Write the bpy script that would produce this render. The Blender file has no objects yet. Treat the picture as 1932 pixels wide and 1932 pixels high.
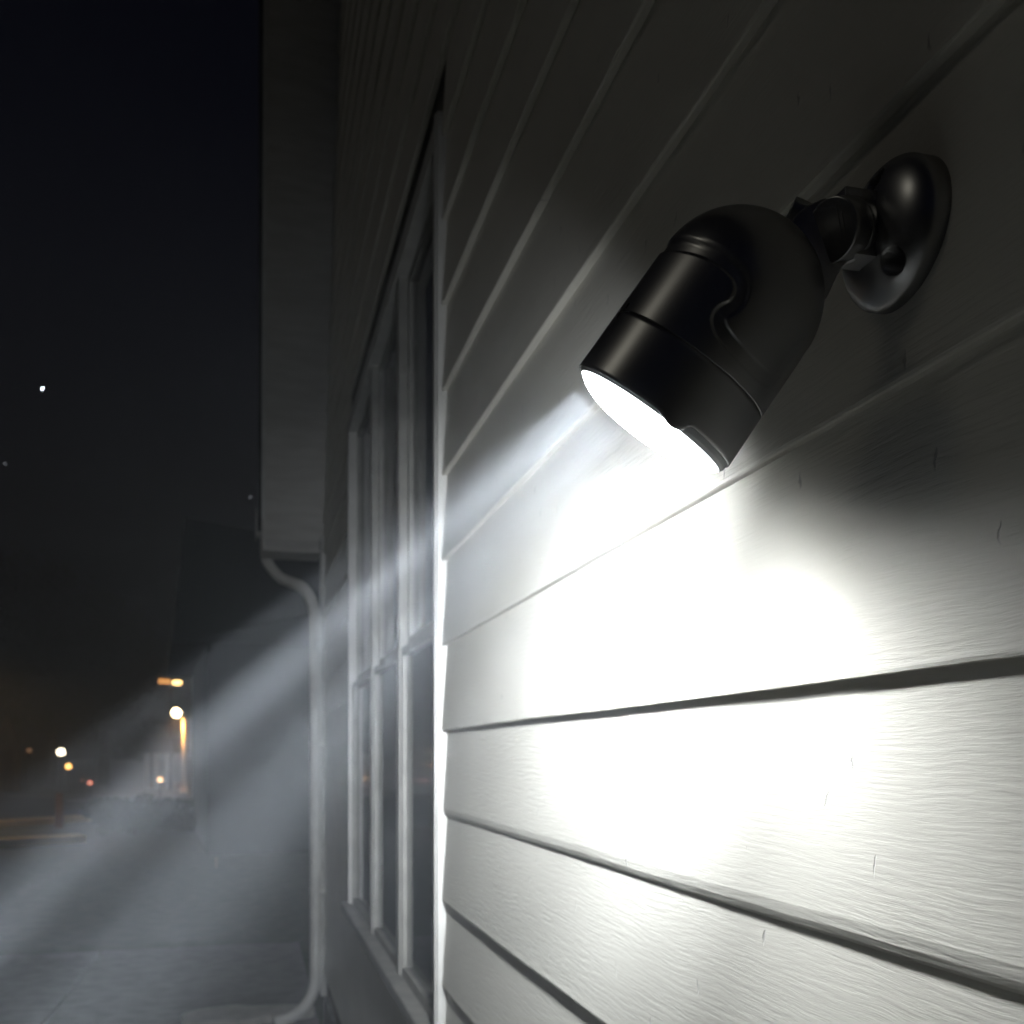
import bpy, bmesh, math, random
from mathutils import Vector, Matrix, noise
random.seed(7)
S = bpy.context.scene
C = S.collection
R = math.radians

# ------------------------------------------------------------------ camera
# the camera stands beside a clapboard gable wall and looks along it
CAMZ, THETA, FPX, WALLX = 1.50, math.atan(491/1900), 1900.0, 0.393
cd = bpy.data.cameras.new('camera'); cam = bpy.data.objects.new('camera', cd); C.objects.link(cam)
S.camera = cam
cam.location = (0, 0, CAMZ); cam.rotation_euler = (R(90), 0, -THETA)
cd.sensor_width = 36; cd.lens = 36*FPX/1932; cd.shift_y = (1425-966)/1932
cd.clip_start = 0.01; cd.clip_end = 2000
cd.dof.use_dof = True; cd.dof.focus_distance = 0.66; cd.dof.aperture_fstop = 11.5; cd.dof.aperture_blades = 0

# ------------------------------------------------------------------ world (night sky)
w = bpy.data.worlds.new('World'); S.world = w; w.use_nodes = True
nt = w.node_tree; nt.nodes.clear()
sky = nt.nodes.new('ShaderNodeTexSky'); sky.sky_type = 'NISHITA'; sky.sun_disc = False
SUN_EL, SUN_ROT = R(-3), R(170)
sky.sun_elevation = SUN_EL; sky.sun_rotation = SUN_ROT; sky.ozone_density = 6; sky.dust_density = 0.2; sky.air_density = 1.6
bg = nt.nodes.new('ShaderNodeBackground'); bg.inputs['Strength'].default_value = 0.06
wo = nt.nodes.new('ShaderNodeOutputWorld')
nt.links.new(sky.outputs[0], bg.inputs[0]); nt.links.new(bg.outputs[0], wo.inputs[0])

# faint fill sun added at upper left for plastic highlights and dark siding
ld = bpy.data.lights.new('moon', 'SUN'); fill_sun = bpy.data.objects.new('moon', ld); C.objects.link(fill_sun)
ld.energy = 0.064; ld.angle = R(10); ld.color = (1.0, 0.95, 0.80)
fill_sun.rotation_euler = Vector((-.74, .02, .67)).to_track_quat('Z', 'Y').to_euler()

S.view_settings.view_transform = 'Standard'; S.view_settings.look = 'None'
S.view_settings.exposure = 0.0; S.view_settings.gamma = 1.0
S.render.engine = 'CYCLES'
cy = S.cycles
cy.use_denoising = True; cy.max_bounces = 6; cy.diffuse_bounces = 3; cy.glossy_bounces = 3
cy.transmission_bounces = 5; cy.transparent_max_bounces = 8; cy.volume_bounces = 0
cy.sample_clamp_indirect = 4.0; cy.caustics_reflective = False; cy.caustics_refractive = False

# ------------------------------------------------------------------ view helpers
FW = Vector((math.sin(THETA), math.cos(THETA), 0)); RT = Vector((math.cos(THETA), -math.sin(THETA), 0)); UP = Vector((0, 0, 1))
CAM = Vector((0, 0, CAMZ))
def ray(x, y): return RT*((x-966)/FPX) + FW + UP*((1425-y)/FPX)
def at(x, y, z): return CAM + ray(x, y)*z
def at_wall(x, y, wx=WALLX):
    r = ray(x, y); return CAM + r*(wx/r.x)
def on_ground(x, y):
    r = ray(x, y); return CAM + r*(-CAMZ/r.z)
def gx(x, z):            # a point of the ground in image column x at depth z
    p = at(x, 1425, z); return Vector((p.x, p.y, 0))

# ------------------------------------------------------------------ materials
def mat(name, col, rough=.6, metal=0, emit=None, estr=0, spec=.5, coat=0):
    m = bpy.data.materials.new(name); m.use_nodes = True
    b = m.node_tree.nodes['Principled BSDF']
    b.inputs['Base Color'].default_value = (*col, 1); b.inputs['Roughness'].default_value = rough
    b.inputs['Metallic'].default_value = metal; b.inputs['Specular IOR Level'].default_value = spec
    if emit: b.inputs['Emission Color'].default_value = (*emit, 1); b.inputs['Emission Strength'].default_value = estr
    return m
def N(m, t, **kw):
    n = m.node_tree.nodes.new(t)
    for k, v in kw.items():
        if k.startswith('i_'): n.inputs[k[2:].replace('_', ' ')].default_value = v
        else: setattr(n, k, v)
    return n
def L(m, a, b): m.node_tree.links.new(a, b)
def coords(m, scale, loc=(0, 0, 0)):
    t = N(m, 'ShaderNodeTexCoord'); mp = N(m, 'ShaderNodeMapping')
    mp.inputs['Scale'].default_value = scale; mp.inputs['Location'].default_value = loc
    L(m, t.outputs['Object'], mp.inputs[0]); return mp.outputs[0]
def varied(name, c1, c2, scale, rough=.7, bump=.3, bdist=.01, detail=6, sc3=(1, 1, 1)):
    m = mat(name, c1, rough); b = m.node_tree.nodes['Principled BSDF']
    v = coords(m, sc3)
    n = N(m, 'ShaderNodeTexNoise', i_Scale=scale, i_Detail=detail); L(m, v, n.inputs['Vector'])
    r = N(m, 'ShaderNodeValToRGB'); r.color_ramp.elements[0].position = .35; r.color_ramp.elements[1].position = .65
    r.color_ramp.elements[0].color = (*c1, 1); r.color_ramp.elements[1].color = (*c2, 1)
    L(m, n.outputs['Fac'], r.inputs[0]); L(m, r.outputs[0], b.inputs['Base Color'])
    bp = N(m, 'ShaderNodeBump', i_Strength=bump, i_Distance=bdist); L(m, n.outputs['Fac'], bp.inputs['Height'])
    L(m, bp.outputs[0], b.inputs['Normal']); return m

def siding_material():
    m = mat('painted_clapboard', (.74, .715, .64), .5); b = m.node_tree.nodes['Principled BSDF']
    # long embossed wood grain running along the boards (Y), wandering a little
    warp = N(m, 'ShaderNodeTexNoise', i_Scale=7.0, i_Detail=3.0); L(m, coords(m, (1, .55, 1)), warp.inputs['Vector'])
    va = N(m, 'ShaderNodeVectorMath', operation='MULTIPLY_ADD')
    va.inputs[1].default_value = (0, 0, .022); 
    src = coords(m, (1, 1, 1)); L(m, warp.outputs['Color'], va.inputs[0]); L(m, src, va.inputs[2])
    mp = N(m, 'ShaderNodeMapping'); mp.inputs['Scale'].default_value = (1, 16, 260); L(m, va.outputs[0], mp.inputs[0])
    g = N(m, 'ShaderNodeTexNoise', i_Scale=1.0, i_Detail=4.0, i_Roughness=.62); L(m, mp.outputs[0], g.inputs['Vector'])
    gr = N(m, 'ShaderNodeValToRGB'); gr.color_ramp.elements[0].position = .36; gr.color_ramp.elements[1].position = .60
    L(m, g.outputs['Fac'], gr.inputs[0])
    # grain depth varies in broad patches
    pat = N(m, 'ShaderNodeTexNoise', i_Scale=5.0, i_Detail=2.0); L(m, coords(m, (1, .6, 1.6)), pat.inputs['Vector'])
    pr = N(m, 'ShaderNodeMapRange'); pr.inputs['From Min'].default_value = .3; pr.inputs['From Max'].default_value = .7
    pr.inputs['To Min'].default_value = .35; pr.inputs['To Max'].default_value = 1.0; L(m, pat.outputs['Fac'], pr.inputs['Value'])
    mul = N(m, 'ShaderNodeMath', operation='MULTIPLY'); L(m, gr.outputs[0], mul.inputs[0]); L(m, pr.outputs[0], mul.inputs[1])
    # sparse checks and nicks: thin short cracks across the grain
    mp2 = N(m, 'ShaderNodeMapping'); mp2.inputs['Scale'].default_value = (1, 8, 7)
    wv = N(m, 'ShaderNodeTexNoise', i_Scale=60.0, i_Detail=2.0); L(m, src, wv.inputs['Vector'])
    va2 = N(m, 'ShaderNodeVectorMath', operation='MULTIPLY_ADD'); va2.inputs[1].default_value = (0, .016, .008)
    L(m, wv.outputs['Color'], va2.inputs[0]); L(m, src, va2.inputs[2]); L(m, va2.outputs[0], mp2.inputs[0])
    vo = N(m, 'ShaderNodeTexVoronoi', i_Scale=1.0); L(m, mp2.outputs[0], vo.inputs['Vector'])
    sub = N(m, 'ShaderNodeVectorMath', operation='SUBTRACT'); L(m, mp2.outputs[0], sub.inputs[0]); L(m, vo.outputs['Position'], sub.inputs[1])
    sc = N(m, 'ShaderNodeVectorMath', operation='MULTIPLY'); sc.inputs[1].default_value = (0, 75, 19); L(m, sub.outputs[0], sc.inputs[0])
    ln = N(m, 'ShaderNodeVectorMath', operation='LENGTH'); L(m, sc.outputs[0], ln.inputs[0])
    cr = N(m, 'ShaderNodeMapRange'); cr.inputs['From Min'].default_value = .35; cr.inputs['From Max'].default_value = 1.0
    L(m, ln.outputs['Value'], cr.inputs['Value'])
    # fine paint grit
    gt = N(m, 'ShaderNodeTexNoise', i_Scale=1400.0, i_Detail=2.0); L(m, src, gt.inputs['Vector'])
    bp = N(m, 'ShaderNodeBump', i_Strength=.6, i_Distance=.0006); L(m, mul.outputs[0], bp.inputs['Height'])
    bp2 = N(m, 'ShaderNodeBump', i_Strength=.7, i_Distance=.0012); L(m, cr.outputs[0], bp2.inputs['Height']); L(m, bp.outputs[0], bp2.inputs['Normal'])
    bp3 = N(m, 'ShaderNodeBump', i_Strength=.25, i_Distance=.0002); L(m, gt.outputs['Fac'], bp3.inputs['Height']); L(m, bp2.outputs[0], bp3.inputs['Normal'])
    L(m, bp3.outputs[0], b.inputs['Normal'])
    # darker colour in the cracks, faint weathering
    mx = N(m, 'ShaderNodeMix', data_type='RGBA'); mx.inputs['A'].default_value = (.50, .48, .44, 1); mx.inputs['B'].default_value = (.74, .715, .64, 1)
    L(m, cr.outputs[0], mx.inputs['Factor'])
    wn = N(m, 'ShaderNodeTexNoise', i_Scale=3.0, i_Detail=6.0); L(m, coords(m, (1, 1, 3)), wn.inputs['Vector'])
    wr = N(m, 'ShaderNodeMapRange'); wr.inputs['To Min'].default_value = .86; wr.inputs['To Max'].default_value = 1.06; L(m, wn.outputs['Fac'], wr.inputs['Value'])
    ml = N(m, 'ShaderNodeVectorMath', operation='SCALE'); L(m, mx.outputs['Result'], ml.inputs[0]); L(m, wr.outputs[0], ml.inputs['Scale'])
    L(m, ml.outputs[0], b.inputs['Base Color'])
    return m

M = dict(
    siding=siding_material(),
    trim=varied('painted_trim', (.52, .51, .48), (.60, .59, .56), 14, .45, .12, .001),
    soffit=varied('soffit_paint', (.52, .50, .46), (.60, .58, .54), 5, .6, .1, .002, sc3=(1, 1, 6)),
    shingle=varied('roof_shingle', (.018, .018, .018), (.035, .034, .032), 30, .9, .5, .01),
    sheath=mat('sheathing', (.25, .22, .18), .9),
    concrete=varied('concrete', (.13, .127, .115), (.20, .195, .175), 9, .85, .4, .004),
    sashp=varied('weathered_sash_paint', (.27, .265, .24), (.34, .33, .30), 14, .55, .12, .001),  # greyer and darker than the casing trim
    pale=varied('pale_concrete', (.42, .41, .37), (.55, .53, .48), 12, .85, .4, .004),
    grass=varied('lawn', (.035, .05, .022), (.075, .085, .045), 6, .95, .8, .04),
    asphalt=varied('asphalt', (.045, .045, .048), (.07, .07, .072), 20, .85, .5, .01),
    yellow=varied('yellow_kerb_paint', (.42, .30, .07), (.55, .40, .10), 4, .7, .3, .005),  # sodium lamplight on the kerbs put into their yellow colour
    white=varied('white_line_paint', (.55, .55, .55), (.7, .7, .7), 6, .7, .2, .003),
    wood=varied('brown_post_wood', (.16, .09, .05), (.22, .13, .07), 12, .8, .4, .004, sc3=(1, 1, .1)),
    brown=varied('tan_house_wall', (.26, .18, .12), (.33, .24, .16), 4, .8, .2, .01),
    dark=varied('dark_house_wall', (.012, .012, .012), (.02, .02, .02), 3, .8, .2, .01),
    pipe=varied('downspout_paint', (.62, .61, .57), (.70, .69, .64), 10, .4, .08, .001),
    bark=varied('bark', (.05, .04, .03), (.10, .08, .06), 10, .95, .8, .03, sc3=(1, 1, .2)),
    leaf=varied('foliage', (.035, .06, .02), (.08, .11, .04), 2.0, .8, 0, .01),
    metal=mat('painted_pole', (.72, .68, .58), .5),
    blackmetal=mat('dark_pole', (.03, .03, .03), .5, .2),
    room=mat('dark_room', (.04, .04, .045), .9),
    screw=mat('bright_screw', (.8, .8, .8), .2, 1.0),
)
def plastic():
    m = mat('black_plastic', (.030, .030, .032), .33, spec=1.0); b = m.node_tree.nodes['Principled BSDF']; b.inputs['IOR'].default_value = 2.5
    n = N(m, 'ShaderNodeTexNoise', i_Scale=1800.0, i_Detail=1.0); L(m, coords(m, (1, 1, 1)), n.inputs['Vector'])
    bp = N(m, 'ShaderNodeBump', i_Strength=.10, i_Distance=.0001); L(m, n.outputs['Fac'], bp.inputs['Height']); L(m, bp.outputs[0], b.inputs['Normal'])
    n2 = N(m, 'ShaderNodeTexNoise', i_Scale=25.0, i_Detail=4.0); L(m, coords(m, (1, 1, 1)), n2.inputs['Vector'])
    r = N(m, 'ShaderNodeMapRange'); r.inputs['To Min'].default_value = .30; r.inputs['To Max'].default_value = .37
    L(m, n2.outputs['Fac'], r.inputs['Value']); L(m, r.outputs[0], b.inputs['Roughness']); return m
M['plastic'] = plastic()
M['lens'] = mat('lit_frosted_lens', (.9, .9, .9), .3, emit=(.93, .97, 1.0), estr=115)
M['flange'] = mat('lens_flange', (.85, .87, .90), .25)
def glass():
    m = bpy.data.materials.new('window_glass'); m.use_nodes = True; t = m.node_tree; t.nodes.clear()
    o = t.nodes.new('ShaderNodeOutputMaterial'); mx = t.nodes.new('ShaderNodeMixShader')
    tr = t.nodes.new('ShaderNodeBsdfTransparent'); tr.inputs[0].default_value = (.75, .80, .85, 1)
    gl = t.nodes.new('ShaderNodeBsdfGlossy'); gl.inputs['Roughness'].default_value = .06
    fr = t.nodes.new('ShaderNodeFresnel'); fr.inputs[0].default_value = 1.5
    t.links.new(fr.outputs[0], mx.inputs[0]); t.links.new(tr.outputs[0], mx.inputs[1]); t.links.new(gl.outputs[0], mx.inputs[2])
    t.links.new(mx.outputs[0], o.inputs[0]); return m
M['glass'] = glass()

# ------------------------------------------------------------------ object helpers
def tag(o, label=None, cat=None, group=None, kind=None):
    for k, v in (('label', label), ('category', cat), ('group', group), ('kind', kind)):
        if v: o[k] = v
    return o
def empty(name, loc, label, cat, group=None):
    o = bpy.data.objects.new(name, None); C.objects.link(o); o.location = loc; o.empty_display_size = .1
    return tag(o, label, cat, group)
def link(name, bm, m, parent=None, smooth=False, origin=None):
    """bm is in world coordinates; a child keeps them relative to its root"""
    org = Vector((0, 0, 0))
    if origin is not None: org = Vector(origin)
    if parent is not None: org = world_loc(parent)
    if org.length: bmesh.ops.translate(bm, verts=bm.verts, vec=-org)
    me = bpy.data.meshes.new(name); bm.to_mesh(me); bm.free()
    me.materials.append(m)
    if smooth: me.polygons.foreach_set('use_smooth', [True]*len(me.polygons))
    o = bpy.data.objects.new(name, me); C.objects.link(o)
    if parent is not None: o.parent = parent
    elif origin is not None: o.location = org
    return o
def world_loc(o):
    v = Vector((0, 0, 0))
    while o is not None: v += o.location; o = o.parent
    return v
def box(bm, a, b, bevel=0):
    a = Vector(a); b = Vector(b)
    r = bmesh.ops.create_cube(bm, size=1); vs = r['verts']
    for v in vs:
        v.co = Vector([(a[i]+b[i])/2 + v.co[i]*(b[i]-a[i]) for i in range(3)])
    if bevel:
        es = list({e for v in vs for e in v.link_edges})
        bmesh.ops.bevel(bm, geom=es, offset=bevel, segments=2, affect='EDGES', profile=.5)
    return bm
def quad_prism(bm, pts, off):
    """extrude polygon pts by vector off, closed"""
    off = Vector(off); a = [bm.verts.new(p) for p in pts]; b = [bm.verts.new(Vector(p)+off) for p in pts]
    n = len(pts); bm.faces.new(a); bm.faces.new(b[::-1])
    for i in range(n): bm.faces.new((a[i], b[i], b[(i+1) % n], a[(i+1) % n]))
    bmesh.ops.recalc_face_normals(bm, faces=bm.faces)
    return bm
def tube(bm, pts, radii, seg=16, cap=True, rect=None):
    """swept tube through pts; radii list or number"""
    pts = [Vector(p) for p in pts]; n = len(pts)
    if not isinstance(radii, (list, tuple)): radii = [radii]*n
    rings = []; ref = None
    for i, p in enumerate(pts):
        t = (pts[min(i+1, n-1)] - pts[max(i-1, 0)]).normalized()
        if ref is None:
            ref = t.orthogonal().normalized() if rect is None else Vector(rect)
        u = (ref - t*ref.dot(t)).normalized(); v = t.cross(u); ref = u
        ring = []
        for k in range(seg):
            a = 2*math.pi*k/seg
            ring.append(bm.verts.new(p + (u*math.cos(a) + v*math.sin(a))*radii[i]))
        rings.append(ring)
    for i in range(n-1):
        for k in range(seg):
            bm.faces.new((rings[i][k], rings[i][(k+1) % seg], rings[i+1][(k+1) % seg], rings[i+1][k]))
    if cap: bm.faces.new(rings[0][::-1]); bm.faces.new(rings[-1])
    return bm
def cyl(bm, c, axis, r, depth, seg=48, bevel=0):
    c = Vector(c); q = Vector(axis).to_track_quat('Z', 'Y').to_matrix().to_4x4()
    res = bmesh.ops.create_cone(bm, cap_ends=True, segments=seg, radius1=r, radius2=r, depth=depth, matrix=Matrix.Translation(c) @ q)
    if bevel:
        es = list({e for v in res['verts'] for e in v.link_edges if sum(len(f.verts) > 4 for f in e.link_faces) == 1})
        bmesh.ops.bevel(bm, geom=es, offset=bevel, segments=3, affect='EDGES', profile=.5)
    return bm
def ball(bm, c, r, seg=20):
    bmesh.ops.create_uvsphere(bm, u_segments=seg, v_segments=seg//2, radius=r, matrix=Matrix.Translation(Vector(c))); return bm
B = bmesh.new

# ------------------------------------------------------------------ ground
G0 = B(); bmesh.ops.create_grid(G0, x_segments=1, y_segments=1, size=400)
tag(link('ground', G0, M['grass']), kind='structure')
def sheet(name, pts, z, m, thick=None):
    bm = B(); vs = [bm.verts.new((p[0], p[1], z)) for p in pts]; f = bm.faces.new(vs)
    bmesh.ops.recalc_face_normals(bm, faces=bm.faces)
    if f.normal.z < 0: f.normal_flip()
    return tag(link(name, bm, m), kind='structure')
# concrete apron beside the house, cast in slabs
bm = B()
for (y0, y1) in ((-1.5, .9), (.92, 3.3), (3.32, 5.7), (5.72, 8.1)):
    for (x0, x1) in ((-2.6, -1.11), (-1.09, .36)):
        box(bm, (x0, y0, -.06), (x1, y1, .03), .004)
tag(link('patio', bm, M['concrete']), kind='structure')
# street at the far left
a0, a1, b1, b0 = gx(-900, 23), gx(1500, 30), gx(1500, 37), gx(-900, 34)
sheet('road', [a0, a1, b1, b0], .004, M['asphalt'])
c0, c1 = gx(60, 34.2), gx(330, 34.9)
sheet('pavement', [gx(-900, 34), gx(1500, 37), gx(1500, 38.5), gx(-900, 35.5)], .05, M['concrete'])
sheet('road_line', [gx(125, 33.0), gx(225, 33.2), gx(225, 33.7), gx(125, 33.5)], .008, M['white'])
for nm, (xa, ya), (xb, yb), wd in (('kerb', (-120, 1571), (180, 1549), .55), ('kerb', (-120, 1606), (162, 1590), .40)):
    p, q = on_ground(xa, ya), on_ground(xb, yb); d = (q-p).normalized(); n = Vector((-d.y, d.x, 0))*wd
    bm = B(); quad_prism(bm, [p, q, q+n, p+n], (0, 0, .13))
    tag(link(nm, bm, M['yellow']), kind='structure')

# ------------------------------------------------------------------ the house
HW, EXPO = WALLX, .435*WALLX/math.cos(THETA)
H0 = CAMZ + .995*WALLX/math.cos(THETA)             # height of one lap edge, the others step from it
YC = at_wall(612, 1425).y                          # corner of the house
YW0, YW1 = at_wall(843, 1425).y, at_wall(664, 1425).y
ZW0, ZW1 = CAMZ - 1.46*WALLX/math.cos(THETA), CAMZ + 3.30*WALLX/math.cos(THETA)
pe, pn = at_wall(612, 1022), at_wall(645, 0)
ZE = pe.z; RS = (pn.z-pe.z)/(pe.y-pn.y)            # eave height and steep rake slope
house = empty('house', (HW, 2.5, 0), 'white clapboard house wall beside the camera with tall window and steep rake soffit', 'house')
def roof_y(z): return YC - max(0, z-ZE)/RS

def board(bm, z, y0, y1, soft=False):
    LT = .0115
    prof = [(.004, z+.002), (-LT+.003, z), (-LT+.0006, z+.0006), (-LT, z+.003), (-LT+.0008, z+.012), (.0005, z+EXPO+.012)]
    if soft:      # low rounded edge, shaped to soften the shadow under this lap
        prof = [(.004, z+.001), (-.0015, z-.0005), (-.0045, z+.0022), (-.0066, z+.0075), (-.0078, z+.016), (.0005, z+EXPO+.012)]
    ys = []; y = y0
    while y < y1-1e-6:
        ys.append(y); y += .03 if -.1 < y < 2.2 else .25
    ys.append(y1); prev = None
    for y in ys:
        dz = .0016*noise.noise((y*2.3, z*9, 1.3)) + .0006*noise.noise((y*14, z*5, 4.1))
        dx = .0015*noise.noise((y*1.9, z*7, 8.8)) + .0003*noise.noise((y*17, z*3, 2.2))
        row = [bm.verts.new((HW+px+(dx if k < 5 else 0), y, pz+(dz if 0 < k < 5 else 0))) for k, (px, pz) in enumerate(prof)]
        if prev:
            for k in range(len(row)-1): bm.faces.new((prev[k], prev[k+1], row[k+1], row[k]))
        else: bm.faces.new(row)
        prev = row
    bm.faces.new(prev[::-1])
bm = B(); k = -14
while True:
    z = H0 + k*EXPO; k += 1
    if z < .16: continue
    if z > 9: break
    ye = min(YC-.02, roof_y(z)+.02)
    if ye < -3: break
    if z+EXPO > ZW0-.02 and z < ZW1+.02:
        board(bm, z, -3, YW0-.004, k == -2)
        if YW1+.004 < ye: board(bm, z, YW1+.004, ye)
    else: board(bm, z, -3, ye)
bmesh.ops.recalc_face_normals(bm, faces=bm.faces)
o = link('wall', bm, M['siding'], house)
for p_ in o.data.polygons: p_.use_smooth = False
# body of the house behind the boards: sheathing with the window opening, other walls
bm = B()
XB = HW+.016
def gable_piece(y0, y1, z0, z1f):
    pts = [(XB, y0, z0), (XB, y1, z0), (XB, y1, z1f(y1)), (XB, y0, z1f(y0))]
    quad_prism(bm, pts, (.12, 0, 0))
rz = lambda y: min(9.0, ZE + (YC-y)*RS)
gable_piece(-3, YW0, 0, lambda y: 9.0 if y < 1.7 else rz(y)); gable_piece(YW1, YC-.01, 0, rz)
gable_piece(YW0, YW1, 0, lambda y: ZW0); gable_piece(YW0, YW1, ZW1, rz)
box(bm, (XB+.12, YC-.13, 0), (XB+6, YC-.01, ZE)); box(bm, (XB+.12, -3, 0), (XB+6, -2.88, 9))
link('sheathing', bm, M['sheath'], house)
bm = B(); box(bm, (HW-.004, -3, 0), (HW+.10, YC, .17), .004); link('foundation', bm, M['concrete'], house)
bm = B(); box(bm, (HW-.024, YC-.075, .17), (HW+.012, YC+.012, ZE+.02), .003); box(bm, (HW+.012, YC-.012, .17), (HW+.09, YC+.012, ZE+.02), .003)
link('corner_board', bm, M['trim'], house)
# room behind the glass
bm = B(); box(bm, (XB+1.6, YW0-.6, .3), (XB+1.7, YW1+.6, 4)); box(bm, (XB+.13, YW0-.62, .3), (XB+1.6, YW0-.6, 4)); box(bm, (XB+.13, YW1+.6, .3), (XB+1.6, YW1+.62, 4))
link('room', bm, M['room'], house)
# rake soffit and roof following the gable
XO = .052
def rake(x0, x1, off0, off1, y_near, name, m, bev=0, yend=YC+.02):
    """slab parallel to the rake between normal offsets"""
    t = Vector((0, 1, -RS)).normalized(); n = Vector((0, RS, 1)).normalized()
    e = Vector((0, YC+.02, ZE)); l = (e.y-y_near)/t.y
    a = e + n*off0; b = a - t*l; c = e + n*off1; d = c - t*l
    bm = B(); quad_prism(bm, [(x0, a.y, a.z), (x0, b.y, b.z), (x0, d.y, d.z), (x0, c.y, c.z)], (x1-x0, 0, 0))
    return link(name, bm, m, house)
rake(XO+.02, HW+.03, 0, .018, 1.6, 'soffit', M['soffit'])
rake(XO, XO+.02, -.02, .16, 1.6, 'fascia', M['trim'])
rake(XO-.02, XB+6, .162, .20, 1.6, 'roof', M['shingle'])
bm = B(); box(bm, (XO, YC-.055, ZE-.075), (HW-.026, YC+.20, ZE-.055), .003); box(bm, (XO, YC-.055, ZE-.053), (XO+.018, YC+.2, ZE+.1), .003); box(bm, (XO+.02, YC+.18, ZE-.053), (HW+6, YC+.2, ZE+.1), .003)
link('eave_return', bm, M['soffit'], house)
# gutter along the front eave (its end shows) and the downspout
gp = at(484, 994, 5.85)
bm = B(); XG = gp.x; YG = YC+.265; ZG = gp.z
u = [(XG, YG-.055, ZG+.075), (XG, YG-.055, ZG-.03), (XG, YG-.03, ZG-.07), (XG, YG+.03, ZG-.07), (XG, YG+.06, ZG-.02), (XG, YG+.07, ZG+.075)]
quad_prism(bm, u, (6.3, 0, 0)); 
gut = link('gutter', bm, M['pipe'], house)
bm = B(); box(bm, (XG-.006, YG-.062, ZG-.078), (XG-.001, YG+.078, ZG+.08), .001); link('end_cap', bm, M['trim'], gut)
def rect_pipe(bm, pts, wx, wy):
    tmp = B(); n0 = len(pts); fine = []
    for i in range(n0-1): fine.append(pts[i])
    fine.append(pts[-1])
    tube(bm, fine, [wx]*n0, 20)
XD, YD = HW-.055, YC-.12
def arc(p, q, r_, n=7):  # quadratic bend
    out = []
    for i in range(n+1):
        t = i/n; out.append(p.lerp(q, t).lerp(q.lerp(r_, t), t))
    return out
z_el = at(600, 1140, 5.6).z
A0 = Vector((XG+.05, YG-.02, ZG-.05)); A1 = Vector((XG+.05, YG-.03, ZG-.24)); A2 = Vector((XG+.14, YG-.14, ZG-.33))
A3 = Vector((XD-.08, YD+.05, z_el+.09)); A4 = Vector((XD, YD, z_el+.03)); A5 = Vector((XD, YD, z_el-.15))
A6 = Vector((XD, YD, .30)); A7 = Vector((XD, YD, .145)); A8 = Vector((XD-.14, YD-.06, .09)); A9 = Vector((XD-.22, YD-.09, .075))
pts = [A0] + arc(A0.lerp(A1, .6), A1, A2) + arc(A3, A4, A5) + arc(A6, A7, A8) + [A9]
bm = B(); tube(bm, pts, .031, 20)
dsp = link('downspout', bm, M['pipe'], house, smooth=True)
for zz in (.75, 1.55):
    bm = B(); tube(bm, [(XD, YD, zz), (XD, YD, zz+.03)], .0335, 20); box(bm, (XD+.02, YD-.045, zz), (HW-.006, YD+.045, zz+.03), .002)
    link('strap', bm, M['pipe'], dsp)
# splash block under the spout
sp = on_ground(470, 1934); sp.z = .03
bm = B(); ring = []
for i in range(28):
    a = 2*math.pi*i/28; ring.append((sp.x+.36*math.cos(a), sp.y+.16*math.sin(a)*(1.15 if math.cos(a) < 0 else .8), sp.z+.002))
quad_prism(bm, ring, (0, 0, .045))
o = link('splash_block', bm, M['pale'], origin=(sp.x, sp.y, .03))
tag(o, 'pale rounded concrete splash block on the slab below the downspout', 'splash block')

# window: triple unit of tall sashes
win = empty('window', (0, 0, 0), None, None); win.parent = house; win.location = Vector((HW, YW0, ZW0)) - house.location
XF = HW-.020                                        # face of the casing
ZM = CAMZ + .66*WALLX/math.cos(THETA)
bm = B()
box(bm, (XF, YW0, ZW0-.0), (HW+.10, YW0+.055, ZW1), .002); box(bm, (XF, YW1-.055, ZW0), (HW+.10, YW1, ZW1), .002)
box(bm, (XF+.001, YW0+.056, ZW1-.05), (HW+.10, YW1-.056, ZW1-.001), .002)
box(bm, (XF-.004, YW0+.008, ZW0+.001), (XF-.001, YW0+.020, ZW1-.001)); box(bm, (HW-.008, YW0-.003, ZW0), (HW+.01, YW0-.0002, ZW1))
link('casing', bm, M['trim'], win)
bm = B(); box(bm, (XF-.022, YW0-.02, ZW0-.035), (HW+.10, YW1+.02, ZW0-.001), .004); link('sill', bm, M['sashp'], win)
ym = [at_wall(757, 1425).y, at_wall(705, 1425).y]
for y in ym:
    bm = B(); box(bm, (HW-.010, y-.022, ZW0), (HW+.09, y+.022, ZW1-.05), .002); link('mullion', bm, M['sashp'], win)
edges = [YW0+.056, ym[0]-.023, ym[0]+.023, ym[1]-.023, ym[1]+.023, YW1-.056]
for i in range(3):
    y0, y1 = edges[2*i], edges[2*i+1]
    for (z0, z1, dx) in ((ZW0+.001, ZM+.02, .006), (ZM+.021, ZW1-.051, .024)):
        bm = B(); x0, x1 = HW+dx-.010, HW+dx+.02; st = .024
        box(bm, (x0, y0+.001, z0), (x1, y0+st, z1)); box(bm, (x0, y1-st, z0), (x1, y1-.001, z1))
        box(bm, (x0+.001, y0+st+.001, z0), (x1-.001, y1-st-.001, z0+.026)); box(bm, (x0+.001, y0+st+.001, z1-.022), (x1-.001, y1-st-.001, z1))
        link('sash', bm, M['sashp'], win)
        bm = B(); box(bm, (HW+dx+.003, y0+st-.004, z0+.022), (HW+dx+.007, y1-st+.004, z1-.018)); link('pane', bm, M['glass'], win)

# ------------------------------------------------------------------ the wall spotlight
bc = at_wall(1703, 447, WALLX-.006)                # centre of the mounting base on the board
lamp = empty('wall_spotlight', bc, 'black round security spotlight on a swivel mount, lit and aimed down along the white siding', 'spotlight')
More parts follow.
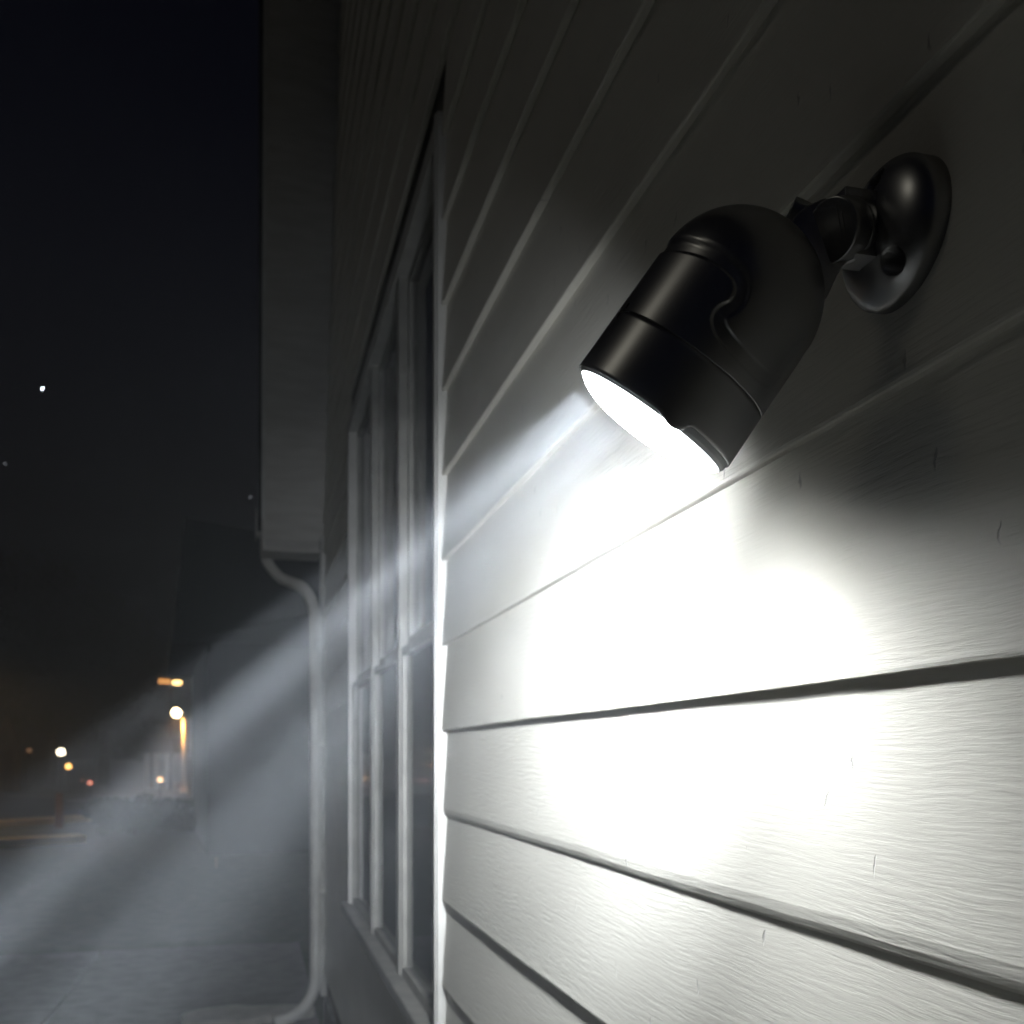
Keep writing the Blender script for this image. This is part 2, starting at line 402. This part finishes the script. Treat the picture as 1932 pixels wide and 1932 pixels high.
# --- mounting base: round dome with two screw recesses
RB, HB = .0440, .0265
XS = bc.x
def base_profile(t):      # t = r/RB
    return .0085 + (HB-.0085)*max(0, 1-t**2.6)**.60
h1 = at_wall(1695, 493, XS-.0165); h2 = at_wall(1664, 345, XS-.0165)
holes = [(h1.y-bc.y, h1.z-bc.z, .0072, .0135), (h2.y-bc.y, h2.z-bc.z, .0072, .0135)]
def base_h(y, z):
    t = min(1, math.hypot(y, z)/RB); h = base_profile(t)
    for (hy, hz, hr, hd) in holes:
        d = math.hypot(y-hy, z-hz)
        if d < hr+.0006:
            s = max(0, min(1, (hr+.0004-d)/.0010)); s = s*s*(3-2*s)
            h = h*(1-s) + max(.003, min(h, .0065))*s
    return h
bm = B(); nr, na = 110, 300; rows = []
for i in range(nr+1):
    t = math.sin(math.pi/2*i/nr); row = []
    for k_ in range(na):
        a = 2*math.pi*k_/na; y, z = RB*t*math.cos(a), RB*t*math.sin(a)
        row.append(bm.verts.new((XS - base_h(y, z), bc.y+y, bc.z+z)))
        if i == 0: break
    rows.append(row)
for k_ in range(na): bm.faces.new((rows[0][0], rows[1][k_], rows[1][(k_+1) % na]))
for i in range(1, nr):
    for k_ in range(na): bm.faces.new((rows[i][k_], rows[i+1][k_], rows[i+1][(k_+1) % na], rows[i][(k_+1) % na]))
back = [bm.verts.new((XS+.006, v.co.y, v.co.z)) for v in rows[-1]]
for k_ in range(na): bm.faces.new((rows[-1][k_], back[k_], back[(k_+1) % na], rows[-1][(k_+1) % na]))
bm.faces.new(back[::-1]); bmesh.ops.recalc_face_normals(bm, faces=bm.faces)
base = link('mounting_base', bm, M['plastic'], lamp, smooth=True)
for (hy, hz, hr, hd) in holes:
    bm = B(); cyl(bm, (XS-.0065-.0012, bc.y+hy, bc.z+hz), (1, 0, 0), .0042, .0026, 28, .0008)
    cyl(bm, (XS-.0065-.0026, bc.y+hy, bc.z+hz), (1, 0, 0), .0022, .0008, 6)
    link('screw', bm, M['screw'], base)

# --- body frame.  AX points from the dome to the lit rim, EP across the body, EN towards the viewer
P0 = at(1362+.57*0, 594, .600)
vr = (P0-CAM).normalized()
ea = (RT*(-.57) - UP*.82); ea = (ea - vr*ea.dot(vr)).normalized()
TILT = R(13.0)
AX = (ea*math.cos(TILT) - vr*math.sin(TILT)).normalized()
EP = vr.cross(ea); EP = (EP - AX*EP.dot(AX)).normalized()
if EP.dot(RT) < 0: EP = -EP
EN = AX.cross(EP).normalized()
if EN.dot(vr) > 0: EN = -EN
PX = .600/FPX
RR = 169*PX
# axial positions measured in image units from the rim centre
rimc = P0 + EP*5*PX + AX*((-68+290)*PX)/math.cos(TILT)
def bp_(a, phi, r): return rimc + AX*a + (EP*math.sin(phi) + EN*math.cos(phi))*r
LEN = 258*PX                                       # cylinder part; the dome of radius RR follows
SEAM = -119*PX
chan = [(-180, -256), (-120, -256), (-64, -257), (-31, -264), (-12, -261), (-3, -250), (1, -232), (1, -212), (-2, -196), (-2, -182), (3, -170), (13, -162), (27, -158), (42, -159), (53, -166), (58, -180), (57, -200), (56, -228), (62, -250), (76, -257), (120, -256), (180, -256)]
CH = []
for i in range(len(chan)-1):
    p0 = chan[max(i-1, 0)]; p1 = chan[i]; p2 = chan[i+1]; p3 = chan[min(i+2, len(chan)-1)]
    for s in range(8):
        t = s/8
        CH.append(tuple(.5*((2*p1[j]) + (-p0[j]+p2[j])*t + (2*p0[j]-5*p1[j]+4*p2[j]-p3[j])*t*t + (-p0[j]+3*p1[j]-3*p2[j]+p3[j])*t**3) for j in (0, 1)))
CH = [(math.radians(a)*163, b) for a, b in CH] + [(math.pi*163, -256)]
def chan_depth(phi, a_px):
    s = phi*163; best = 1e9
    if a_px > -125 or a_px < -295: return 0
    for i in range(len(CH)-1):
        (x0, y0), (x1, y1) = CH[i], CH[i+1]; dx, dy = x1-x0, y1-y0
        t = max(0, min(1, ((s-x0)*dx+(a_px-y0)*dy)/(dx*dx+dy*dy+1e-9)))
        d = (x0+t*dx-s)**2 + (y0+t*dy-a_px)**2
        if d < best: best = d
        if i > 60 and d > 1e5 and x0 > s+60: break
    d = math.sqrt(best); hw_ = 12
    t = max(0, min(1, (hw_+3-d)/6)); t = t*t*(3-2*t)
    return t*4.4*PX*(1 - .85*max(0, min(1, (math.degrees(phi)-5)/16))*(1 if phi < 2 else 0))
def rim_off(phi):       # the rim steps back beyond a small rounded tab
    d = math.degrees(phi)
    step = 1/(1+math.exp(-(d-20)/.9)); fade = 1 - max(0, min(1, (d-100)/60))
    tab = 9*math.exp(-((d-11)/7.5)**2)*(1-step)
    return (-13*step*fade + tab)*PX
def r_at(a):            # slight flare towards the rim
    return RR*(1.0 + .05*(max(a, -LEN)/LEN+.5))
NA = 420
# housing: dome and cylinder down to the seam
bm = B(); rows = []
prof = []
for i in range(1, 46):
    t = i/45*math.pi/2; prof.append((-LEN - RR*.95*math.cos(t), r_at(-LEN)*math.sin(t)))
n2 = 110
for i in range(1, n2+1):
    a = -LEN + (SEAM-.0004+LEN)*i/n2; prof.append((a, r_at(a)))
prof += [(SEAM-.0002, r_at(SEAM)-.0003), (SEAM-.0002, r_at(SEAM)-.0012), (SEAM+.004, r_at(SEAM)-.0014), (SEAM+.004, .002)]
top = bm.verts.new(rimc + AX*(-LEN-RR*.95))
for (a, r_) in prof:
    row = []
    for k_ in range(NA):
        ph = -math.pi + 2*math.pi*k_/NA
        row.append(bm.verts.new(bp_(a, ph, r_ - chan_depth(ph, a/PX))))
    rows.append(row)
for k_ in range(NA): bm.faces.new((top, rows[0][k_], rows[0][(k_+1) % NA]))
for i in range(len(rows)-1):
    for k_ in range(NA): bm.faces.new((rows[i][k_], rows[i+1][k_], rows[i+1][(k_+1) % NA], rows[i][(k_+1) % NA]))
bmesh.ops.recalc_face_normals(bm, faces=bm.faces)
link('housing', bm, M['plastic'], lamp, smooth=True)
# front ring with the stepped rim
bm = B(); rows = []
prof = [(SEAM+.0002, -.009, 0), (SEAM+.0002, -.0004, 0), (SEAM+.0005, 0, 0)] + [(SEAM+(.0-SEAM)*i/14, 0, i/14) for i in range(1, 14)] + [(-.0004, 0, 1), (0, -.0004, 1), (0, -.0008, 1), (-.0004, -.0011, 1), (-.009, -.0012, 1)]
for (a, dr, f) in prof:
    row = []
    for k_ in range(NA):
        ph = -math.pi + 2*math.pi*k_/NA
        row.append(bm.verts.new(bp_(a + rim_off(ph)*f, ph, r_at(a)+dr)))
    rows.append(row)
for i in range(len(rows)-1):
    for k_ in range(NA): bm.faces.new((rows[i][k_], rows[i+1][k_], rows[i+1][(k_+1) % NA], rows[i][(k_+1) % NA]))
bmesh.ops.recalc_face_normals(bm, faces=bm.faces)
fr = link('front_ring', bm, M['plastic'], lamp, smooth=True)
# small alignment ticks at the seam
bm = B()
for (da, dph) in ((.0035, -71), (-.0030, -67)):
    c = bp_(SEAM+da, R(dph), r_at(SEAM)+.0001); q = Matrix((EN, EP, AX)).transposed()
    res = bmesh.ops.create_cube(bm, size=1)
    for v in res['verts']: v.co = c + AX*v.co.z*.0032 + (EP*math.cos(R(dph)) - EN*math.sin(R(dph)))*v.co.x*.0008 + (EP*math.sin(R(dph))+EN*math.cos(R(dph)))*v.co.y*.0006
link('alignment_tick', bm, M['blackmetal'], fr)
# lens
RL = RR*.998
def lens_z(r_): return .0120*max(0, 1-(r_/RL)**3.6)**.8 - .0010
def lens_cap(name, ra, rb, m, parent):
    bm = B(); rows = []
    for i in range(0, 17):
        r_ = ra + (rb-ra)*math.sin(i/16*math.pi/2)
        if r_ < 1e-6: rows.append([bm.verts.new(rimc+AX*lens_z(0))]*96); continue
        rows.append([bm.verts.new(bp_(lens_z(r_), -math.pi+2*math.pi*k_/96, r_)) for k_ in range(96)])
    if abs(rb-RL) < 1e-6: rows.append([bm.verts.new(bp_(-.0075, -math.pi+2*math.pi*k_/96, RL)) for k_ in range(96)])
    for i in range(len(rows)-1):
        for k_ in range(96):
            q = [rows[i][k_], rows[i+1][k_], rows[i+1][(k_+1) % 96], rows[i][(k_+1) % 96]]
            q = [v for n_, v in enumerate(q) if v not in q[:n_]]
            bm.faces.new(q)
    bmesh.ops.recalc_face_normals(bm, faces=bm.faces)
    return link(name, bm, m, parent, smooth=True)
_t = M['lens']; _c = N(_t, 'ShaderNodeTexCoord'); _d = N(_t, 'ShaderNodeVectorMath', operation='DISTANCE'); _d.inputs[1].default_value = rimc - lamp.location
L(_t, _c.outputs['Object'], _d.inputs[0]); _m = N(_t, 'ShaderNodeMapRange', interpolation_type='SMOOTHSTEP')
for _k, _v in (('From Min', RL*.80), ('From Max', RL*.985), ('To Min', 215), ('To Max', .62)): _m.inputs[_k].default_value = _v
L(_t, _d.outputs['Value'], _m.inputs['Value']); L(_t, _m.outputs[0], _t.node_tree.nodes['Principled BSDF'].inputs['Emission Strength'])
_t.node_tree.nodes['Principled BSDF'].inputs['Base Color'].default_value = (.25, .26, .28, 1)
lens = lens_cap('lens', 0, RL*.965, M['lens'], lamp)
lens_cap('lens_rim', RL*.965, RL, M['flange'], lens)

# --- swivel joint between base and body
zj = .600
def vp(x, y, z=zj): return at(x, y, z)
vj = (vp(1570, 440)-CAM).normalized()
# arm that grows out of the dome: thick plate with rounded outline
out = [(1478, 440), (1499, 408), (1522, 388), (1553, 374), (1590, 374), (1612, 392), (1622, 430), (1617, 468), (1600, 492), (1580, 518), (1560, 562), (1530, 590), (1480, 540)]
bm = B(); quad_prism(bm, [vp(x, y, zj+.004) for x, y in out], vj*.020)
bmesh.ops.bevel(bm, geom=list(bm.edges), offset=.0014, segments=3, affect='EDGES', profile=.5)
arm = link('swivel_arm', bm, M['plastic'], lamp)
# round hinge cap with slot
hn = (-vj*math.cos(R(44)) - RT*math.sin(R(44))).normalized()
hc = vp(1572, 434, zj-.001)
bm = B(); cyl(bm, hc-hn*.006, hn, 57*zj/FPX, .016, 72, .0012); o = link('hinge_cap', bm, M['plastic'], lamp, smooth=False)
sd = hn.cross(UP).normalized(); su = sd.cross(hn).normalized()
bm = B()
for (dx, dz, ln_) in ((.0062, .0022, .020), (.0090, .0004, .0125)):
    c = hc + hn*.0021 + sd*(-dx if sd.dot(RT) < 0 else dx) + su*dz
    res = bmesh.ops.create_cube(bm, size=1)
    for v in res['verts']: v.co = c + su*v.co.z*ln_ + sd*v.co.x*.0005 + hn*v.co.y*.0006
link('slot_rib', bm, M['plastic'], o)
bm = B(); cyl(bm, vp(1598, 436, zj+.005)+vj*.006, (-vj-RT*.35), 60*zj/FPX, .020, 72, .003)
link('hinge_barrel', bm, M['plastic'], lamp)
# square collar on the base
bm = B(); cb0 = at_wall(1612, 442, XS-.031)
box(bm, (XS-.046, bc.y-.010, bc.z-.0200), (XS-.022, bc.y+.010, bc.z+.0200), .0012)
col = link('collar', bm, M['plastic'], lamp)
# thumb bolt behind the joint
bm = B(); cyl(bm, vp(1514, 408, zj+.03), (-.7, .2, .35), .0085, .018, 40, .0012); link('clamp_bolt', bm, M['plastic'], lamp)
for ch in lamp.children:
    if ch.name.split('.')[0] in ('swivel_arm', 'hinge_cap', 'hinge_barrel', 'collar', 'clamp_bolt'):
        ch.data.polygons.foreach_set('use_smooth', [True]*len(ch.data.polygons))
        try: ch.data.set_sharp_from_angle(angle=R(35))
        except Exception: pass

# --- extra lights added at the lens face to shape the beam and wall light
def lens_light(px_off, phi, img_dir, tilt_away, angle, watts, blend=.5, size=.006, lift=.013):
    """an LED on the lens face; img_dir is its aim in the picture plane, tilt_away how far it leans from the viewer"""
    p = rimc + AX*lift + (EP*math.sin(phi)+EN*math.cos(phi))*px_off*PX
    v = (p-CAM).normalized(); d2 = (RT*img_dir[0] - UP*img_dir[1]); d2 = (d2 - v*d2.dot(v)).normalized()
    d = d2*math.cos(tilt_away) + v*math.sin(tilt_away)
    l = bpy.data.lights.new('led', 'SPOT'); o = bpy.data.objects.new('led', l); C.objects.link(o)
    l.energy = watts; l.spot_size = angle; l.spot_blend = blend; l.shadow_soft_size = size; l.color = (.90, .95, 1.0)
    o.parent = lamp; o.location = p - lamp.location; o.rotation_euler = (-d).to_track_quat('Z', 'Y').to_euler()
    return o
def ang(deg): return (-math.cos(R(deg)), math.sin(R(deg)))    # measured from straight left, clockwise down
def panel(img_deg, tilt_away, spread, watts, radius=.046, lift=.014, off=0):
    """the broad reflector light that leaves the whole face of the lens"""
    o = lens_light(off, R(90), ang(img_deg), tilt_away, R(60), watts, lift=lift); nm = o.name
    l = bpy.data.lights.new('reflector', 'AREA'); l.shape = 'DISK'; l.size = radius*2; l.spread = spread
    l.energy = watts; l.color = (.90, .95, 1.0); o.data = l; o.name = 'reflector'
    return o
def wash(target, spread, watts, radius=.046, lift=.014):
    """the same reflector light aimed at a place on the siding"""
    o = panel(60, 0, spread, watts, radius, lift); p = lamp.location + o.location
    o.rotation_euler = (p-target).to_track_quat('Z', 'Y').to_euler(); o.name = 'wall_wash'
    return o
def flood(target, angle, watts, px_off=0, blend=1.0):
    """an LED with a wide soft cone aimed at a place on the siding or the slab"""
    o = lens_light(px_off, R(90), ang(60), 0, angle, watts, blend, .006, .026); p = lamp.location + o.location
    o.rotation_euler = (p-target).to_track_quat('Z', 'Y').to_euler(); return o
def shaft(px_off, img_deg, tilt_away, spread, watts, radius):
    """one reflector cell of the lamp: a small disc that throws a narrow shaft"""
    return panel(img_deg, tilt_away, spread, watts, radius, .014, px_off)
shaft(-146, 36.5, R(-26), R(5), .45, .004)     # faint outer streak
shaft(-126, 41.5, R(-26), R(8), 4.2, .009)     # upper streak
shaft(-84, 48.5, R(-26), R(17), 7.5, .018)     # main shaft
shaft(-20, 60.0, R(-26), R(3), .12, .003)      # thin inner streak
panel(50, R(-26), R(27), 5.5)
panel(62, R(-38), R(72), 3.0)
wash(at_wall(1150, 1800), R(110), .85)
wash(at_wall(1090, 980), R(60), 1.6)
wash(at_wall(890, 1290), R(46), 4.2)
wash(at_wall(880, 1650), R(60), 3.4)
wash(at_wall(930, 1850), R(66), 2.8)
flood(Vector((-.25, .15, 0)), R(70), 60)  # added spill whose bounce off the slab lifts the lap undersides

# ------------------------------------------------------------------ neighbourhood
def leaves(bm, c, rad, n, size, squash=1.0, clump=22):
    cents = []
    for i in range(clump):
        while True:
            v = Vector([random.uniform(-1, 1) for _ in range(3)])
            if v.length < 1: break
        cents.append((Vector(c) + Vector((v.x*rad*.8, v.y*rad*.8, v.z*rad*.8*squash)), rad*random.uniform(.22, .42)))
    for i in range(n):
        cc, rr = random.choice(cents)
        v = Vector([random.gauss(0, 1) for _ in range(3)]).normalized()*rr*random.uniform(.45, 1.1)
        p = cc + Vector((v.x, v.y, v.z*squash)); a = Vector([random.gauss(0, 1) for _ in range(3)]).normalized(); b_ = a.orthogonal().normalized()
        s = size*random.uniform(.6, 1.3)
        bm.faces.new([bm.verts.new(p+a*s), bm.verts.new(p+b_*s*.5), bm.verts.new(p-a*s), bm.verts.new(p-b_*s*.5)])
def tree(px, z, top_y, rad, label, n=5200):
    g = gx(px, z); h = CAMZ + (1425-top_y)/FPX*z
    r = empty('tree', g, label, 'tree', 'trees across the street')
    bm = B(); tube(bm, [g, g+Vector((.1, 0, h*.3)), g+Vector((-.1, .1, h*.55)), g+Vector((0, 0, h*.8))], [.26, .2, .13, .05], 10)
    for i in range(6):
        a = random.uniform(0, 6.28); z0 = h*random.uniform(.3, .6); q = Vector((math.cos(a), math.sin(a), .9))*rad*.6
        tube(bm, [g+Vector((0, 0, z0)), g+Vector((0, 0, z0))+q*.5, g+Vector((0, 0, z0))+q], [.1, .06, .02], 6)
    link('trunk', bm, M['bark'], r, smooth=True)
    bm = B(); leaves(bm, g+Vector((0, 0, h-rad*.95)), rad, n, .17, .95); leaves(bm, g+Vector((0, 0, h*.45)), rad*.85, n//2, .17, 1.0)
    link('crown', bm, M['leaf'], r)
tree(-30, 44, 1050, 3.6, 'tall dark tree at the left edge of the night sky, behind the gabled shed')
tree(95, 46, 1040, 3.4, 'broad dark tree rising above the white and orange garden lights')
tree(195, 48, 1120, 2.9, 'shorter dark tree right of the broad tree, sloping down to the neighbour house')
tree(285, 52, 1200, 2.6, 'lowest dark tree standing behind the street lamps')

# neighbour house with steep dark roof
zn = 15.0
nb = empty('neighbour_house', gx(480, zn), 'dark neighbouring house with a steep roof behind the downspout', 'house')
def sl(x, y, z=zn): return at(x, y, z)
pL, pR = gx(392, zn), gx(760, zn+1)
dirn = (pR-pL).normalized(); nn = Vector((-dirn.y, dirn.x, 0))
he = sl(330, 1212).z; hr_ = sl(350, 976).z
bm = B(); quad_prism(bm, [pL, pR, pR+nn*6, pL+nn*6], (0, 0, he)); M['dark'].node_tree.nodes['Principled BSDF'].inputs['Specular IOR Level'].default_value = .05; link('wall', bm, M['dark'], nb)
bm = B()
e0 = sl(327, 1212); r0 = sl(349, 976); e1 = e0+dirn*7; r1 = r0+nn*3+dirn*6
r0b = r0+nn*3; f0 = e0+nn*6.6; f1 = e1+nn*6.6
vs = [bm.verts.new(p) for p in (e0, e1, f1, f0, r0, r1, r0+nn*3.4, r1+nn*.4)]
bm.faces.new((vs[0], vs[1], vs[5], vs[4])); bm.faces.new((vs[3], vs[6], vs[7], vs[2])); bm.faces.new((vs[0], vs[4], vs[6], vs[3])); bm.faces.new((vs[1], vs[2], vs[7], vs[5])); bm.faces.new((vs[4], vs[5], vs[7], vs[6])); bm.faces.new((vs[0], vs[3], vs[2], vs[1]))
bmesh.ops.recalc_face_normals(bm, faces=bm.faces); link('roof', bm, M['shingle'], nb)

# narrow gabled shed at the left edge
zs = 42.0; sg = gx(14, zs); ah = CAMZ + (1425-1343)/FPX*zs; eh = CAMZ + (1425-1400)/FPX*zs; hwid = 25/FPX*zs
shed = empty('gabled_shed', sg, 'small tan gabled shed at the left edge beneath the trees', 'shed')
bm = B(); X_ = RT*hwid; D_ = (ray(39, 1425).normalized())*2.6
quad_prism(bm, [sg-X_, sg+X_, sg+X_+UP*eh, sg+UP*ah, sg-X_+UP*eh], D_); link('wall', bm, M['brown'], shed)
bm = B()
for s in (-1, 1):
    q = [sg+UP*(ah+.02)-FW*.15, sg+X_*s*1.12+UP*(eh-.10)-FW*.15, sg+X_*s*1.12+UP*(eh-.02)-FW*.15, sg+UP*(ah+.12)-FW*.15]
    quad_prism(bm, q, D_*1.1)
link('roof', bm, M['shingle'], shed)
bm = B(); dl = sg - FW*.03 - RT*.25; quad_prism(bm, [dl, dl+RT*.5, dl+RT*.5+UP*1.7, dl+UP*1.7], FW*.02); link('door', bm, M['wood'], shed)

# porch posts of a far house, faint
fz = 46.0; fg = gx(295, fz)
fh = empty('far_porch', fg, 'faint pale porch with two posts just left of the street lamp pole', 'porch')
for xx in (277, 295, 318):
    p = gx(xx, fz); bm = B(); box(bm, p-Vector((.12, .12, 0)), p+Vector((.12, .12, 1.6)), .01); link('post', bm, M['trim'], fh)
p = gx(297, fz); bm = B(); quad_prism(bm, [p-RT*.75+UP*1.6, p+RT*.75+UP*1.6, p+RT*.6+UP*2.3, p-RT*.6+UP*2.3], FW*2.4); link('roof', bm, M['shingle'], fh)
bm = B(); quad_prism(bm, [p-RT*.7+FW*.3, p+RT*.7+FW*.3, p+RT*.7+FW*2.2, p-RT*.7+FW*2.2], UP*.25); link('deck', bm, M['brown'], fh)

# lamps
def emis(name, col, s): return mat(name, (.8, .8, .8), .5, emit=col, estr=s)
def post_light(name, px, py, z, rpx, col, s, label, cat, post=None, watts=0, globe='globe', group=None):
    g = gx(px, z); c = at(px, py, z); r_ = rpx/FPX*z
    r = empty(name, g, label, cat, group)
    bm = B(); pw = post or r_*.22
    tube(bm, [g, Vector((g.x, g.y, c.z-r_*.6))], pw, 14); tube(bm, [g, g+UP*.12], pw*1.8, 14)
    tube(bm, [Vector((g.x, g.y, c.z-r_*1.05)), Vector((g.x, g.y, c.z-r_*.8))], [pw*1.2, r_*.6], 14); link('post', bm, M['blackmetal'], r, smooth=True)
    bm = B(); ball(bm, c, r_); link(globe, bm, emis(name+'_glow', col, s), r, smooth=True)
    bm = B(); cyl(bm, c+UP*r_*1.0, UP, r_*.5, r_*.25, 16); link('cap', bm, M['blackmetal'], r)
    return r
post_light('garden_lamp', 115, 1419, 42, 7.5, (1, .86, .62), 9, 'round white lit garden lamp, brightest of the small lights on the left', 'garden lamp')
post_light('garden_lamp', 129, 1446, 40, 5.5, (1, .50, .14), 6, 'orange lit garden lamp just below the round white one', 'garden lamp')
post_light('garden_lamp', 170, 1477, 34, 4.5, (1, .33, .22), 2.0, 'reddish lit path lamp low beside the road, right of the orange one', 'path lamp')
post_light('garden_lamp', 155, 1472, 36, 3.0, (1, .35, .2), .22, 'very dim reddish path lamp touching the left of the brighter reddish one', 'path lamp')
post_light('garden_lamp', 302, 1471, 34, 5.0, (1, .55, .25), 4, 'small orange lit lamp at the foot of the porch beside the tall lamp pole', 'garden lamp')
post_light('garden_lamp', 55, 1416, 43, 5.5, (1, .45, .2), .18, 'dim brown lamp between the gabled shed and the white garden lamp', 'garden lamp')
post_light('garden_lamp', 281, 1415, 47, 3.5, (1, .6, .2), .15, 'dim lamp above the pale porch, left of the street lamp', 'garden lamp')

# street lamp: round head on a bracket left of its lit pole
zl = 40.0; g = gx(347, zl); hd = at(333, 1345, zl)
sl_ = empty('street_lamp', g, 'street lamp with glaring orange-white round head and orange lit pole', 'street lamp')
topz = at(347, 1352, zl).z
bm = B(); tube(bm, [g, g+UP*(topz*.5), Vector((g.x, g.y, topz))], [.11, .095, .08], 18); tube(bm, [g, g+UP*.2], .17, 18); link('pole', bm, M['metal'], sl_, smooth=True)
bm = B(); tube(bm, [Vector((g.x, g.y, topz-.02)), Vector((g.x, g.y, topz+.12)), Vector((hd.x, hd.y, hd.z+.30))], .04, 10); link('bracket', bm, M['blackmetal'], sl_, smooth=True)
bm = B(); ball(bm, hd, .19, 24); link('globe', bm, emis('sodium_globe', (1, .74, .40), 22), sl_, smooth=True)
bm = B(); cyl(bm, hd+UP*.25, UP, .12, .1, 20); link('cap', bm, M['blackmetal'], sl_)
l = bpy.data.lights.new('sodium_light', 'SPOT'); o = bpy.data.objects.new('sodium_light', l); C.objects.link(o)  # extra spot in front of the head that lights the pole
l.energy = 40; l.color = (1, .47, .12); l.shadow_soft_size = .1; o.parent = sl_; o.location = hd - UP*.05 - FW*.35 - RT*.1 - g
l.energy = 520; l.spot_size = R(120); l.spot_blend = .7; o.location = hd - UP*.12 - FW*.42 - g; o.rotation_euler = (o.location - UP*1.2).to_track_quat('Z', 'Y').to_euler()
# second, taller lamp whose flat head shows above
z2 = 43.0; g2 = gx(322, z2); h2_ = at(333, 1287, z2); h3_ = at(308, 1285, z2)
s2 = empty('street_lamp', g2, 'taller street lamp with flat glowing orange head above the round one', 'street lamp')
bm = B(); tube(bm, [g2, Vector((g2.x, g2.y, h3_.z+.2))], [.08, .05], 12); link('pole', bm, M['blackmetal'], s2, smooth=True)
bm = B(); tube(bm, [at(300, 1285, z2), at(322, 1286, z2)], .11, 14); link('lamp_arm', bm, emis('warm_housing', (1, .42, .10), 1.4), s2, smooth=True)  # lamplight on the arm painted as emission
bm = B(); c = at(334, 1288, z2); ball(bm, (0, 0, 0), 1, 20)
for v in bm.verts: v.co = c + RT*v.co.x*.22 + FW*v.co.y*.15 + UP*v.co.z*.11
link('globe', bm, emis('flat_head', (1, .62, .22), 7), s2, smooth=True)

# the next street lamp along the kerb, just outside the frame, lights the yellow kerbs
g3 = gx(-190, 18.5); s3 = empty('street_lamp', g3, 'street lamp beyond the left edge that lights the yellow kerbs', 'street lamp')
bm = B(); tube(bm, [g3, g3+UP*3.6], [.09, .06], 14); link('pole', bm, M['metal'], s3, smooth=True)
bm = B(); ball(bm, g3+UP*3.75, .16, 20); link('globe', bm, emis('kerb_lamp_glow', (1, .62, .25), 4), s3, smooth=True)
l = bpy.data.lights.new('kerb_light', 'SPOT'); o = bpy.data.objects.new('kerb_light', l); C.objects.link(o)
l.energy = 220; l.spot_size = R(120); l.spot_blend = .7; l.color = (1, .62, .22); l.shadow_soft_size = .15; o.parent = s3; o.location = UP*3.55 + RT*.2
o.rotation_euler = (-(RT*.5 + FW*.15 - UP)).to_track_quat('Z', 'Y').to_euler()
# wooden post by the kerb, hedge, little marker
pg = on_ground(112, 1562)
bm = B(); box(bm, pg-Vector((.08, .08, 0)), pg+Vector((.08, .08, .72)), .012); 
for v in bm.verts:
    if v.co.z > .6: v.co.x = pg.x + (v.co.x-pg.x)*.8; v.co.y = pg.y + (v.co.y-pg.y)*.8
o = link('wooden_post', bm, M['wood'], origin=pg); tag(o, 'short brown wooden post standing by the yellow kerb', 'post')
hg = gx(250, 19)
hr0 = empty('shrub', hg, 'low dark rounded shrub where the yellow kerbs end', 'shrub')
bm = B()
for px_ in (205, 235, 268, 300, 330): leaves(bm, gx(px_, 19)+UP*.38, .5, 1300, .045, .75, 14)
link('foliage', bm, M['leaf'], hr0)
bm = B()
q = gx(255, 19); tube(bm, [q, q+Vector((.03, 0, .35))], [.03, .015], 6); link('stem', bm, M['bark'], hr0)
mk = on_ground(408, 1636); bm = B(); tube(bm, [mk, mk+UP*.10], .012, 10); ball(bm, mk+UP*.11, .02, 10)
tag(link('marker_stake', bm, M['brown'], origin=mk), 'tiny tan marker stake standing alone on the dark lawn', 'stake')

# stars
for (x, y, r_, s, lab) in ((80, 733, .22, 30, 'brightest star, alone in the dark sky on the left'), (472, 938, .2, 2, 'faint star close to the eave, above the neighbour roof'), (10, 875, .2, 1, 'very faint star at the left edge of the sky')):
    c = at(x, y, 300); bm = B(); ball(bm, c, r_, 12); o = link('star', bm, emis('starlight', (.85, .9, 1), s), origin=c, smooth=True); tag(o, lab, 'star')

# ------------------------------------------------------------------ haze
bm = B(); box(bm, (-45, -6, -1), (30, 62, 14)); hz = link('haze', bm, M['room']); hz.data.materials.clear()
hm = bpy.data.materials.new('night_haze'); hm.use_nodes = True; t = hm.node_tree; t.nodes.clear()
o_ = t.nodes.new('ShaderNodeOutputMaterial'); pv = t.nodes.new('ShaderNodeVolumePrincipled')
pv.inputs['Color'].default_value = (.88, .93, 1, 1); pv.inputs['Density'].default_value = .015; pv.inputs['Anisotropy'].default_value = 0.0
t.links.new(pv.outputs[0], o_.inputs['Volume']); hz.data.materials.append(hm); tag(hz, 'thin night haze that makes the lamp beam visible', kind='stuff')
